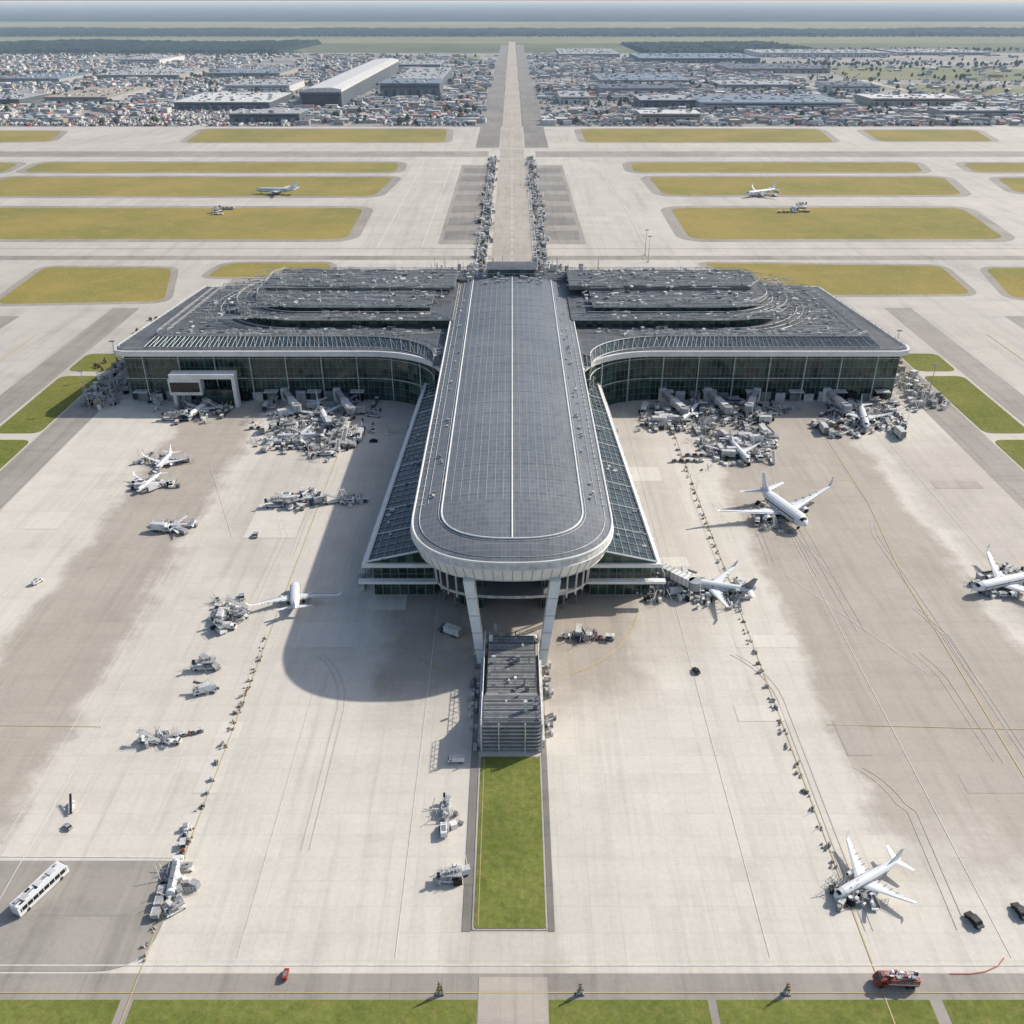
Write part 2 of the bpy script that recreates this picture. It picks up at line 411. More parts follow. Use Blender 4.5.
# standing seams: long thin ribs on the barrel roof
for k in range(-7,8):
    if k: tr.path([(k*3.2,YB-1,rz(k*3.2,400)+.04),(k*3.2,288,rz(k*3.2,400)+.04)],.07,steel)
for k in range(24):
    y=292+k*12.4; pts_=[(x,y,rz(x,y)+.05) for x in (-25,-18,-12,-6,0,6,12,18,25)]; tr.path(pts_,.06,steel)
rim2=resample([(-33.5,YB)]+superp(33.5,30.5,285,30)+[(33.5,YB)],12); tr.path([(x,y,rz(x,y)+.1) for x,y in rim2],.16,lattice)
for k in range(62): 
    y=290+k*4.9
    for s in (-1,1): tr.box(s*33,y,rz(33,400)-.1,2.6,.22,.3,steel if k%3 else lattice)
for k in range(60): tr.box(random.choice((-1,1))*U(27.5,31),U(290,590),39.2,U(.4,1),U(.5,1.6),U(.3,.8),random.choice([steel,grey,lattice]))
for k in range(18): tr.box(U(-20,20),U(575,591),41.8,U(1,3),U(1,2),U(.6,1.6),steel)
tr.obj('roof_trim',term)
fa=MB([])
low=[(-34.5,YB)]+superp(34.5,31.5,285,40)+[(34.5,YB)]
mid=[(-36.6,YB)]+superp(36.6,33.6,285,40)+[(36.6,YB)]
for i in range(len(rim)-1):
    a,b=rim[i],rim[i+1];m1,m2=mid[i],mid[i+1];c,d=low[i],low[i+1]
    fa.face([(m1[0],m1[1],34.6),(m2[0],m2[1],34.6),(b[0],b[1],37),(a[0],a[1],37)],lattice)
    fa.face([(c[0],c[1],29),(d[0],d[1],29),(m2[0],m2[1],34.4),(m1[0],m1[1],34.4)],white)
fa.path([(x,y,34.5) for x,y in mid],.22,white,4)
fa.path([(x,y,29) for x,y in low],.3,lattice,4)
fa.face([(x,y,29) for x,y in low][::-1],grey)
for (x,y) in evenly(superp(34.6,31.6,285,60),3.2):
    k=36.7/34.6; fa.tube((x,y,29),(x*k,285+(y-285)*33.7/31.6,34.4),.07,grey,4,caps=False)
fa.obj('roof_fascia',term)
def glasswall(mb,path,z0,z1,step=4,hs=4.2,mr=.16,m=glassw,mm=lattice):
    pp=resample(path,step)
    for i in range(len(pp)-1):
        a,b=pp[i],pp[i+1]; mb.face([(a[0],a[1],z0),(b[0],b[1],z0),(b[0],b[1],z1),(a[0],a[1],z1)],m)
    for x,y in pp: mb.tube((x,y,z0),(x,y,z1),mr,mm,4,caps=False)
    n=max(1,round((z1-z0)/hs))
    for k in range(n+1):
        zz=z0+(z1-z0)*k/n
        for i in range(len(pp)-1): mb.tube((*pp[i],zz),(*pp[i+1],zz),mr*.8,mm,4,caps=False)
pb=MB([])
dr=superp(24,14,291,36)
left=[p for p in dr if p[0]<-11]; right=[p for p in dr if p[0]>11]
glasswall(pb,[(-28,480),(-28,292),(-24,292)],0,28.9,4,mr=.12,mm=mull)
glasswall(pb,[(24,292),(28,292),(28,480)],0,28.9,4,mr=.12,mm=mull)
glasswall(pb,evenly(left,2.6)+[(-11,left[-1][1])],0,28.9,3,mr=.1,mm=mull)
glasswall(pb,[(11,right[0][1])]+evenly(right,2.6),0,28.9,3,mr=.1,mm=mull)
pb.face([(-11,left[-1][1],0),(-11,302,0),(-11,302,28.9),(-11,left[-1][1],28.9)],dark)
pb.face([(11,left[-1][1],0),(11,302,0),(11,302,28.9),(11,left[-1][1],28.9)],dark)
pb.face([(-11,302,0),(11,302,0),(11,302,28.9),(-11,302,28.9)],dark)
for zz in (7,14,21): pb.box(0,298,zz,21.8,7,.6,grey)
for x,y in evenly(superp(29,21,288,60),4.1):
    if abs(x)>15.5 and y<284: pb.tube((x,y,10),(x*1.03,y-.8,29),.34,lattice,6)
pb.prism(superp(29.5,17,289,40)+[(29.5,296),(-29.5,296)],8.6,9.8,grey,lattice)
for x,y in evenly(superp(27,14,289,60),6):
    if abs(x)>12: pb.tube((x,y,0),(x,y,8.6),.4,grey,6)
pb.obj('pier_glass_body',term)
co=MB([])
for s in (-1,1):
    co.loft([[(s*10.3-1.4,243.6,0),(s*10.3+1.4,243.6,0),(s*10.3+1.4,247,0),(s*10.3-1.4,247,0)],
             [(s*14.8-1.8,253,29),(s*14.8+1.8,253,29),(s*14.8+1.8,258.5,29),(s*14.8-1.8,258.5,29)]],white)
    co.box(s*10.3,245.3,.1,5,5.5,.8,conc_tan)
    for t in (.2,.4,.6,.8): 
        cx=s*(10.3+4.5*t); cy=243.55+9.45*t; co.box(cx,cy,29*t,3.1+.4*t,.12,.12,grey)
co.obj('entrance_columns',term)
for s in (-1,1):
    w=MB([])
    poly=[(s*29,285),(s*55,285),(s*47,474),(s*29,474)]
    if s<0: poly=poly[::-1]
    w.prism(offs(poly,1.2),14.4,16,white,white)
    n=38
    def q(t,f,z): 
        y=285+189*t; xo=55-8*t; return (s*(29.5+(xo-.5-29.5)*f),y,z)
    for k in range(n):
        t0,t1=k/n,(k+1)/n
        w.face([q(t0,0,22),q(t0,1,16.1),q(t1,1,16.1),q(t1,0,22)],glassr)
    for k in range(n+1):
        t=k/n; a,b=q(t,0,22.2),q(t,1,16.3); w.tube(a,b,.17 if k%4 else .36,steel if k%4 else lattice,4)
    for f in (.12,.25,.38,.5,.62,.75,.88): 
        w.tube(q(0,f,22.15-5.9*f),q(1,f,22.15-5.9*f),.14,steel,4)
    for k in range(40): 
        t,f=U(0,1),U(.05,.9); x_,y_,_=q(t,f,0); w.box(x_,y_,22.0-5.9*f,U(.8,2),U(.6,1.6),U(.4,1),random.choice([steel,grey,lattice]))
    w.tube(q(0,1,16.6),q(1,1,16.6),.5,white,4); w.tube(q(0,0,22.3),q(1,0,22.3),.4,white,4); w.tube(q(0,1,16.5),q(0,0,22.3),.4,white,4)
    w.face([q(0,0,16),q(0,1,16),q(0,0,22)],glassw)
    glasswall(w,[(s*30,287),(s*53,287),(s*45.5,474)],0,14.4,3.5,mm=mull)
    w.prism(rect(min(s*27,s*58),max(s*27,s*58),281.5,284),8.6,9.6,white,white)
    w.truss([(s*56.6,284),(s*48.6,470)],12.5,3.2,3,.12,lattice)
    w.truss([(s*59,290),(s*52,470)],0,7,5,.14,lattice)
    for k in range(90): w.box(s*(58.5-7*k/90+U(-1,1.8)),290+k*2+U(-1,1),0,U(.6,2),U(.8,2.5),U(1,4),random.choice([steel,lattice,grey]))
    w.obj('pier_wing',term)
for s in (-1,1):
    w=MB([]); 
    w.truss([(s*37.6,300),(s*37.6,455)],29.2,1.6,5,.12,lattice)
    for k in range(30): w.tube((s*35,290+k*6,29),(s*29.5,290+k*6,22.6),.25,lattice)
    w.obj('eave_struts',term)
def arcpts(cx,cy,rx,ry,a0,a1,n=10): return [(cx+rx*math.cos(math.radians(a0+(a1-a0)*k/n)),cy+ry*math.sin(math.radians(a0+(a1-a0)*k/n))) for k in range(n+1)]
def mir(pts,s): return [(s*x,y) for x,y in pts] if s>0 else [(-x,y) for x,y in pts][::-1]
for s in (-1,1):
    h=MB([])
    fil=arcpts(80,444,43,34,180,90)
    out=[(30,444)]+fil+[(216,478),(221,480),(223,486),(209,606),(207,608),(30,608)]
    gl=[(29,452)]+arcpts(82,450,41,32.5,180,90)+[(218,482.5),(205,604),(29,604)]
    h.prism(mir(out,s),27.6,30.6,slate2,white)
    h.prism(mir(offs(out,.35),s),29.9,30.75,white,white)
    h.prism(mir(offs(out,-1.0),s),30.76,30.9,slate2,slate2)
    h.obj('hall_roof',term)
    gw=MB([])
    glasswall(gw,mir(gl,s)[:-1] if s>0 else mir(gl,s)[1:],0,27.6,2.8,3.9,.11,mm=mull)
    gw.path([(x,y,13.3) for x,y in mir(offs(gl,.6),s)[:-1]],.3,lattice)
    gw.path([(x,y,25) for x,y in mir(offs(gl,.5),s)[:-1]],.25,lattice)
    for x,y in evenly(mir(offs(gl,2.2),s)[1:-2],20): gw.tube((x,y,0),(x,y,27.6),.3,lattice,8)
    for k in range(16):
        x=s*(88+k*8.2); gw.box(x,481,0,5.5,1.2,U(4,6),random.choice([grey,mull,lattice,dark]))
        if k%3==0: gw.box(x,479.5,6.2,8,5,.5,lattice)
    gw.obj('hall_glass_wall',term)
    t2=MB([])
    o1=[(38,452)]+arcpts(82,452,40,31,180,90)+[(206,483)]
    o2=[(38,466)]+arcpts(86,462,44,33,180,90)+[(203,495)]
    A=mir(o1,s);B=mir(o2,s)
    for i in range(len(A)-1):
        t2.face([(*A[i],31.0),(*A[i+1],31.0),(*B[i+1],33.4),(*B[i],33.4)],glassr)
    for i in range(len(A)-1):
        a0,a1,b0,b1=map(Vector,(A[i],A[i+1],B[i],B[i+1])); n=max(1,round((a1-a0).length/2.6))
        for k in range(n+1):
            u=a0.lerp(a1,k/n);v=b0.lerp(b1,k/n); t2.tube((u.x,u.y,31.2),(v.x,v.y,33.6),.12,steel,4)
            if k%2: u2=a0.lerp(a1,min(1,(k+1)/n)); t2.tube((u2.x,u2.y,31.3),(v.x,v.y,33.6),.1,steel,4)
    t2.path([(*p,31.3) for p in A],.3,lattice); t2.path([(*p,33.7) for p in B],.3,lattice)
    tier=[(36,466)]+arcpts(86,462,44,33,180,90)+[(198,495),(205,500),(199,590),(194,600),(36,600)]
    t2.prism(mir(tier,s),30.5,33.4,slate2,grey)
    for d in (-1,-6): t2.truss(mir(offs(tier,d),s)[8 if s>0 else 0:],33.4,1.7,4,.13,lattice)
    t2.truss([p for p in mir(offs(out,-2.2),s) if abs(p[0])>60],30.8,1.5,4,.12,lattice)
    cap=[(36,513),(124,513)]+arcpts(126,561,46,48,-88,88,18)+[(124,609),(36,609)]
    t2.prism(mir(cap,s),33.4,37.5,slate,glassw)
    t2.prism(mir(offs(cap,1.3),s),37.5,38.7,slate2,lattice)
    cap2=offs(cap,-13); t2.prism(mir(cap2,s),38.7,41.2,slate2,glassw); t2.prism(mir(offs(cap2,.9),s),41.2,42,slate2,lattice)
    t2.truss(mir(cap2,s),42,1.6,4,.14,lattice); t2.truss(mir(offs(cap,-.5),s),38.7,1.6,4,.14,lattice)
    cap3=[(36,560),(150,560),(156,568),(156,590),(150,598),(36,598)]
    t2.prism(mir(cap3,s),42,44.5,slate2,grey); t2.truss(mir(cap3,s),44.5,1.6,4,.14,lattice)
    for d,zz in ((6,34.4),(10,34.0),(14,33.8),(-5,39.2),(-9,39.6)):
        t2.path([(*p,zz) for p in mir(offs(cap,d),s) if abs(p[0])>38],.22,lattice if d in(10,-9,6) else grey)
    t2.obj('upper_roof_tiers',term)
    rp=MB([])
    for k in range(900):
        x=U(42,201);y=U(497,604)
        zz=33.4
        if y>508 and x<176: zz=38.7
        if y>523 and x<155: zz=42
        if zz==42 and 555<y<600: zz=44.5
        if x>194 or (y>596 and zz<34): continue
        t=R()
        if t<.3: rp.box(s*x,y,zz,U(1,3.4),U(.8,2),U(.4,1.4),random.choice([steel,lattice,grey]),U(0,1.5))
        elif t<.62: rp.box(s*x,y,zz,U(5,26),.28,.35,random.choice([steel,lattice,steel]))
        elif t<.85: rp.truss([(s*x,y),(s*(x+U(3,10)),y+U(-4,4))],zz,U(.8,2),2,.09,lattice)
        else: rp.tube((s*x,y,zz),(s*x,y,zz+U(1,3)),.18,lattice,6)
    for yy in (498.5,501.5,504.5,507.5): 
        for k in range(34): 
            if R()<.8: rp.box(s*(60+k*4),yy,33.4,3.0,.5,.4,lattice if k%3 else grey)
    rp.obj('rooftop_plant',term)
rb=MB([])
rb.prism(rect(-29.5,29.5,444,606),2,30.2,slate2,glassw)
rb.prism(rounded(rect(-38,38,YB-1.5,612),6),26,40,slate2,grey)
rb.prism(rounded(rect(-16,16,594,610),3),40,46,slate2,glassw)
rb.prism(rounded(rect(-17,17,593,611),3),46,46.8,slate2,lattice)
rb.truss(rect(-37,37,594,611),40,3,3.5,.18,lattice); rb.truss(rect(-44,44,613,622),36,4,3.5,.2,lattice)
rb.prism(rect(-50,50,612.2,624),30,36,slate2,grey)
for k in range(150): rb.box(U(-48,48),U(594,622),40 if R()<.5 else 36,U(1,3),U(1,2),U(1,5),random.choice([steel,lattice,grey,white]))
for k in range(30): 
    x=U(-60,60); rb.tube((x,613,34),(x,613,U(42,50)),.2,lattice)
rb.obj('rear_plant_block',term)
gt=MB([])
gt.box(-172,473,17.5,36,7,2.6,white)
for x in (-189,-155): gt.box(x,473,0,2,5,17.5,white)
gt.box(-182,472.5,8,18,6,9.4,white); gt.box(-182,469.3,10,16,.4,5.5,dglass)
gt.box(-165,475,0,16,5,10,glassw); gt.box(-182,474,0,2,2,8,grey)
gt.obj('gate_portal',term)
st=MB([])
def slab(x0,x1,y0,y1,z0,z1,m,mt=None): st.box((x0+x1)/2,(y0+y1)/2,z0,x1-x0,y1-y0,z1-z0,m,0,mt)
slab(-9.2,8.8,204,216,0,11.2,grey,slate2)
for k in range(7): slab(-9.5,9.1,203.3,204.1,.8+k*1.5,1.3+k*1.5,steel)
for x in (-9.4,-4,4,9): slab(x-.2,x+.2,203.0,203.3,0,11.4,lattice)
for k in range(16): slab(-8.6,8.2,205+k*.68,205.25+k*.68,11.2,11.45,steel if k%3 else grey)
slab(-8.4,8,216,250,0,7,grey,slate2)
for k in range(46): slab(-8,7.6,217+k*.7,217.25+k*.7,7,7.2+.05*k,steel if k%5 else grey)
for k in range(8): slab(-8.4,8,216+k*.7,216.7+k*.7,7,11-k*.5,steel if k%2 else grey)
for x in (-9.3,8.9):
    st.truss([(x,204),(x,216)],11.2,1.6,2,.12,white)
    st.truss([(x,216),(x,252)],7,2.2,2.4,.13,white)
    st.path([(x,203.5,0),(x,203.5,12.8)],.25,white)
slab(-10.5,-9.6,205,250,0,3,lattice); slab(9.2,10.1,205,250,0,3,lattice)
for k in range(60): 
    s_=random.choice((-1,1)); st.box(s_*U(11,13.8),U(204,266),0,U(.6,1.4),U(.8,2),U(.8,2.6),random.choice([steel,lattice,grey]))
for k in range(30): st.box(U(-8,7.5),U(206,248),7.3 if R()<.7 else 11.3,U(.4,1.6),U(.4,1.2),U(.4,4.4),random.choice([steel,lattice,grey,mull]))
st.obj('entrance_stairs',term)

# ---------------------------------------------------------------- vehicles
def wheels(mb,ys,w,r=.45):
    for y in ys:
        for s in (-1,1): mb.tube((s*(w-.3),y,r),(s*(w+.02),y,r),r,rubber,10)
def cab(mb,y0,y1,w,h,m,z=.5):
    mb.extr([(y0,z),(y0,h),(y1-.9,h),(y1-.15,z+1.0),(y1,z+.9),(y1,z)],-w,w,m)
    mb.extr([(y1-.84,h-.12),(y1-.2,z+1.12),(y1-.12,z+1.12),(y1-.76,h-.12)],-w+.12,w-.12,dglass)
    for s in (-1,1): mb.box(s*w,(y0+y1-1)/2,z+1.0,.06,(y1-y0)*.45,(h-z)*.32,dglass)
def mk_van(col):
    m=MB([]); m.extr([(-2.6,.45),(-2.6,2.2),(-2.4,2.35),(1.1,2.35),(1.9,1.45),(2.7,1.25),(2.75,.45)],-1,1,col)
    m.extr([(1.15,2.28),(1.92,1.5),(2.0,1.5),(1.25,2.32)],-.9,.9,dglass)
    for s in(-1,1): m.box(s*1.0,.9,1.45,.05,1.2,.6,dglass); m.box(s*1.0,-1,1.45,.05,1.8,.55,dglass)
    m.box(0,-.6,2.35,1.3,2.2,.12,grey); wheels(m,(-1.7,1.7),1,.38); return m.mesh('van')
def mk_car(col):
    m=MB([]); m.extr([(-2.2,.35),(-2.25,.9),(-1.7,1.0),(-1.2,1.45),(.5,1.48),(1.2,1.0),(2.1,.85),(2.2,.35)],-.9,.9,col)
    m.extr([(-1.68,1.02),(-1.25,1.5),(.52,1.52),(1.15,1.02)],-.93,.93,dglass); m.box(0,-.35,1.48,1.6,1.5,.08,col)
    wheels(m,(-1.4,1.4),.9,.33); return m.mesh('car')
def mk_truck(col,cc):
    m=MB([]); m.box(0,-.3,.6,1.8,8,.3,grey); cab(m,2.2,4.2,1.2,2.8,cc); m.box(0,-1.2,.92,2.5,6.4,2.7,col); m.box(0,-1.2,3.62,2.3,6.2,.1,lattice)
    m.box(0,-4.42,1.1,2.2,.05,2.3,grey); wheels(m,(-3,-1.8,3),1.2,.5); return m.mesh('box_truck')
def mk_tanker():
    m=MB([]); m.box(0,-.8,.7,1.8,13,.3,grey); cab(m,4.4,6.6,1.25,2.9,white)
    m.tube((0,-7,2.1),(0,4,2.1),1.25,white,14); m.box(0,-1.5,3.3,.9,9,.18,grey)
    for k in range(5): m.tube((0,-6+k*2.3,2.1),(0,-5.85+k*2.3,2.1),1.29,steel,14)
    for s in (-1,1): m.box(s*1.2,-1,.8,.4,4,.8,yel)
    wheels(m,(-6,-4.8,-1,5),1.2,.52); return m.mesh('tanker')
def mk_bus():
    m=MB([]); m.extr([(-6.8,.4),(-6.9,3.0),(-6.6,3.2),(6.3,3.2),(6.8,2.6),(6.9,.4)],-1.4,1.4,planew)
    for s in(-1,1):
        m.box(s*1.41,0,1.4,.05,12.6,1.1,dglass)
        for k in range(9): m.box(s*1.43,-6+k*1.5,1.35,.06,.14,1.2,planew)
    m.extr([(6.35,3.12),(6.84,2.6),(6.96,1.2),(6.9,1.2),(6.7,2.6)],-1.2,1.2,dglass)
    for y in(-4,0,3.5): m.box(0,y,3.2,1.6,1.6,.3,lattice)
    for k in range(7): m.box(U(-.9,.9),U(-6,6),3.2,U(.3,.9),U(.4,1.4),U(.1,.35),random.choice([grey,steel,rubber]))
    m.box(0,-2,3.21,.3,9,.08,grey); wheels(m,(-4.6,4.6),1.38,.5); return m.mesh('bus')
def mk_fire():
    m=MB([]); m.box(0,0,.6,2.2,10.5,.35,grey); cab(m,2.6,5.3,1.35,3.1,red)
    m.box(0,-1.3,.95,2.7,7.6,2.2,red); m.box(0,-1.3,1.5,2.76,7.2,.3,white); m.box(0,-2,3.15,2.0,5,.3,steel)
    for s in(-1,1):
        m.tube((s*.5,-5,3.7),(s*.5,3,4.0),.1,white)
        for k in range(4): m.box(s*1.36,-4+k*1.7,1.9,.05,1.3,.9,grey)
    for k in range(12): m.tube((-.5,-4.8+k*.65,3.72+.02*k),(.5,-4.8+k*.65,3.72+.02*k),.06,white)
    for k in range(14): m.box(U(-1,1),U(-5,2),3.45,U(.3,.8),U(.4,1.2),U(.3,.9),random.choice([grey,rubber,steel,white,red]))
    m.tube((0,1.5,3.2),(0,3.4,4.1),.18,steel,6); m.box(0,3.9,3.1,1.8,.3,.25,blue)
    wheels(m,(-3.8,-2.5,3.8),1.35,.58); return m.mesh('fire_engine')
def mk_train():
    m=MB([]); m.extr([(2.2,.3),(2.2,1.0),(2.9,1.1),(2.9,1.9),(3.9,1.9),(4.1,1.1),(5,.95),(5,.3)],-.75,.75,white)
    m.box(0,3.4,1.92,1.5,1.3,.1,planeg); wheels(m,(2.8,4.4),.75,.35)
    for k in range(4):
        y=.4-k*3.3; m.box(0,y,.45,1.6,2.6,.15,grey); m.tube((0,y+1.3,.5),(0,y+2,.5),.06,grey); wheels(m,(y-.9,y+.9),.75,.25)
        for q in range(6): m.box(U(-.5,.5),y+U(-.9,.9),.6,U(.4,.7),U(.5,.9),U(.3,.9),random.choice([dark,red,blue,grey,tanm,lattice]))
        if k%2: m.box(0,y,1.75,1.7,2.7,.08,lattice); [m.tube((a*.75,y+b*1.2,.6),(a*.75,y+b*1.2,1.8),.04,grey) for a in(-1,1) for b in(-1,1)]
    return m.mesh('baggage_train')
def mk_belt():
    m=MB([]); m.extr([(-3.2,.35),(-3.2,1.0),(1.2,1.0),(1.4,1.5),(2.2,1.5),(2.6,.9),(3.2,.8),(3.2,.35)],-1,1,white)
    m.extr([(-4,1.0),(-4,1.25),(4.4,3.6),(4.4,3.35)],-.5,.5,rubber)
    for s in(-1,1): m.tube((s*.6,-4,1.35),(s*.6,4.4,3.8),.08,lattice)
    m.tube((0,1.5,1),(0,3,3),.12,steel); wheels(m,(-2,2),1,.4); return m.mesh('belt_loader')
def mk_stairs():
    m=MB([]); m.box(0,0,.6,2.2,7.5,.4,white); cab(m,2.2,4,1.1,2.2,white)
    for k in range(14): m.box(0,-4+k*.45,1+k*.25,1.5,.45,.2,steel)
    m.box(0,2.8,4.4,1.9,1.8,.2,steel)
    for s in(-1,1):
        m.tube((s*.85,-4,2),(s*.85,2,5.4),.07,white); m.tube((s*.85,2,5.4),(s*.85,3.7,5.4),.07,white)
        for k in range(6): m.tube((s*.85,-4+k*1.2,1+k*.67),(s*.85,-4+k*1.2,2+k*.67),.05,white)
        m.tube((s*.8,2.6,1),(s*.8,2.6,4.4),.1,steel)
    wheels(m,(-2.6,2.6),1.1,.42); return m.mesh('passenger_stairs')
def mk_dolly():
    m=MB([])
    for k in range(3):
        y=-3.6+k*3.6; m.box(0,y,.45,2.4,3.1,.15,grey); wheels(m,(y-1,y+1),1.1,.22)
        if k!=1 or R()<.6:
            m.extr([(y-1.4,.6),(y-1.4,2.1),(y+1.4,2.1),(y+1.4,.6)],-.8,1.0,steel); m.extr([(y-1.4,1.1),(y-1.4,2.1),(y+1.4,2.1),(y+1.4,1.1)],-1.15,-.8,lattice)
        m.tube((0,y+1.5,.5),(0,y+2.1,.5),.05,grey)
    return m.mesh('container_dolly')
def mk_loader():
    m=MB([]); m.box(0,0,.5,3,8,.5,white); m.box(0,-1,2.9,2.8,5.5,.35,steel); m.box(0,3.1,2.5,2.8,1.8,.3,steel)
    for s in(-1,1):
        m.tube((s*1.2,-3,1),(s*1.2,1,2.9),.12,grey); m.tube((s*1.2,1,1),(s*1.2,-3,2.9),.12,grey); m.tube((s*1.4,-3.6,3.9),(s*1.4,1.6,3.9),.06,lattice)
        for k in range(5): m.tube((s*1.4,-3.6+k*1.3,3.2),(s*1.4,-3.6+k*1.3,3.9),.05,lattice)
    m.box(-1.1,3.3,2.8,.8,1,1.5,dglass)
    for k in range(5): m.box(U(-.9,.9),U(-3,1),3.26,U(.6,1.2),U(.6,1.4),U(.5,1.4),random.choice([lattice,grey,steel]))
    wheels(m,(-3,3),1.5,.45); return m.mesh('cargo_loader')
VM={'van':mk_van(white),'car':mk_car(planeg),'service_car':mk_car(dark),'box_truck':mk_truck(planew,white),'catering_truck':mk_truck(lattice,blue),'tanker_truck':mk_tanker(),'apron_bus':mk_bus(),
 'fire_engine':mk_fire(),'baggage_train':mk_train(),'belt_loader':mk_belt(),'passenger_stairs':mk_stairs(),'container_dolly':mk_dolly(),'cargo_loader':mk_loader(),'service_van':mk_van(red)}
def place(kind,x,y,rot=0,s=1.,z=.15):
    o=bpy.data.objects.new(kind,VM[kind]); scene.collection.objects.link(o); o.location=(x,y,z); o.rotation_euler=(0,0,math.radians(rot)); o.scale=(s,s,s); return o
def pp_(kind,px,py,rot=0,s=1.): x,y=P(px,py); return place(kind,x,y,rot,s)

def airliner(tail,name):
    m=MB([])
    rings=[(19,.15,3.1),(18.5,.7,3.2),(17.6,1.2,3.35),(16.2,1.65,3.5),(14.3,1.95,3.6),(12,2.02,3.6),(0,2.02,3.6),(-6,2.0,3.6),(-10,1.75,3.85),(-14,1.25,4.25),(-17,.75,4.6),(-19,.3,4.85)]
    N=16; n0=len(m.v)
    for y,r,zc in rings:
        for i in range(N):
            t=2*math.pi*i/N; m.v.append((r*math.cos(t),y,zc+r*math.sin(t)))
    for i in range(len(rings)-1):
        for j in range(N):
            a=n0+i*N+j;b=n0+i*N+(j+1)%N
            mm=planeg if j in (10,11,12,13) else planew
            if i==2 and j in (2,3,4,5): mm=dglass
            if i>=9: mm=tail if j in(2,3,4,5) else mm
            m.f.append((a,b,b+N,a+N)); m.m.append(m.mi(mm))
    m.f.append(tuple(n0+N*(len(rings)-1)+i for i in range(N)));m.m.append(m.mi(planeg))
    for s in(-1,1):
        for k in range(40): m.box(s*2.0,13-k*.58,3.9,.08,.28,.42,dglass)
        for y in(14,-7.5,2): m.box(s*1.99,y,2.9,.1,1,1.9,planeg)
        def sec(x,y0,y1,z,t): return [(s*x,y0,z),(s*x,y0*.75+y1*.25,z+t),(s*x,y0*.3+y1*.7,z+t*.7),(s*x,y1,z),(s*x,y0*.6+y1*.4,z-t*.6)]
        m.loft([sec(1.2,5.6,-3.4,2.7,.55),sec(6,1.8,-3.6,3.1,.35),sec(12,-2.6,-5.6,3.7,.22),sec(17.2,-6.2,-7.9,4.6,.12),sec(18.1,-7.2,-8.5,5.8,.08),sec(18.6,-8.2,-9.1,7.2,.05)],planew)
        m.tube((s*2,-2.2,3.25),(s*12,-5.1,4.0),.08,planeg); m.tube((s*2.2,4.5,3.1),(s*16.8,-5.9,4.62),.12,planeg)
        for k in range(5): m.box(s*(3.2+k*2.4),-3.3-.55*k,3.2+.13*k,.3,1.8,.25,planeg)
        m.loft([sec(.5,-14.2,-18,4.7,.25),sec(6.8,-17.6,-19.4,5.2,.1)],planew)
        m.tube((s*5.6,4.9,1.9),(s*5.6,2.4,1.9),.95,planew,14,1.15); m.tube((s*5.6,2.4,1.9),(s*5.6,.4,1.95),1.15,planeg,14,.6)
        m.tube((s*5.6,4.95,1.9),(s*5.6,4.92,1.9),.8,dark,14); m.box(s*5.6,1.6,2.4,.3,3,.8,planeg)
        m.tube((s*3,-1.6,.9),(s*3,-1.6,3),.16,grey,6); 
        for d in(-.55,.55): m.tube((s*3-.45,-1.6+d,.5),(s*3+.45,-1.6+d,.5),.5,rubber,10)
    m.loft([[(-.2,-11.8,5.4),(.2,-11.8,5.4),(.2,-17.9,5.2),(-.2,-17.9,5.2)],[(-.18,-15,8),(.18,-15,8),(.18,-18.6,8),(-.18,-18.6,8)],[(-.1,-17.6,11),(.1,-17.6,11),(.1,-19.6,11),(-.1,-19.6,11)]],tail)
    m.tube((0,14,.5),(0,14,2.2),.12,grey,6); m.tube((-.35,14,.42),(.35,14,.42),.42,rubber,10)
    return m.mesh(name)
AM=[airliner(blue,'airliner_a'),airliner(planew,'airliner_b'),airliner(planeg,'airliner_c'),airliner(grey,'airliner_d')]
def plane(px,py,rot,sx,sy,k=1):
    x,y=P(px,py); o=bpy.data.objects.new('airliner',AM[k]); scene.collection.objects.link(o)
    o.location=(x,y,.15); o.rotation_euler=(0,0,math.radians(rot)); o.scale=(sx,sy,(sx+sy)/2); return (x,y)
planes=[plane(781,516,-158,1.75,.86,1),plane(716,592,74,.85,.75,3),plane(1006,588,108,1.05,.9,1),plane(866,884,118,.66,.62,1),
 plane(296,602,12,.95,.5,1),plane(202,412,165,.85,.7,1),plane(165,465,175,.68,.5,1),plane(150,486,165,.6,.5,3),plane(176,529,95,.45,.45,1),plane(297,503,92,.45,.6,3),
 plane(322,416,-160,.9,.8,1),plane(300,440,95,.65,.7,3),plane(738,455,-170,.8,.7,1),plane(690,416,150,.8,.75,3),plane(862,421,168,.95,.8,1),
 plane(277,194,85,1.25,1.35,1),plane(760,196,120,1.35,1.2,1)]
kinds=['van','box_truck','catering_truck','baggage_train','belt_loader','passenger_stairs','container_dolly','cargo_loader','service_car','container_dolly','baggage_train','cargo_loader']
eq=MB([])
def pile(x,y,s=1.):
    n=random.randint(3,7)
    for k in range(n):
        a,b=x+U(-2.2,2.2)*s,y+U(-2.2,2.2)*s; t=R()
        if t<.45: eq.box(a,b,.1,U(.6,2)*s,U(.5,1.5)*s,U(.5,1.8)*s,random.choice([lattice,white,steel,grey,grey,rubber]),U(0,3))
        elif t<.75: eq.tube((a,b,.1),(a+U(-2,2)*s,b+U(-2,2)*s,U(1.5,4)*s),.09*s,random.choice([white,lattice,grey]),4)
        else:
            d=U(0,3); eq.truss([(a,b),(a+3*s*math.cos(d),b+3*s*math.sin(d))],.1,1.6*s,.8*s,.06*s,lattice)
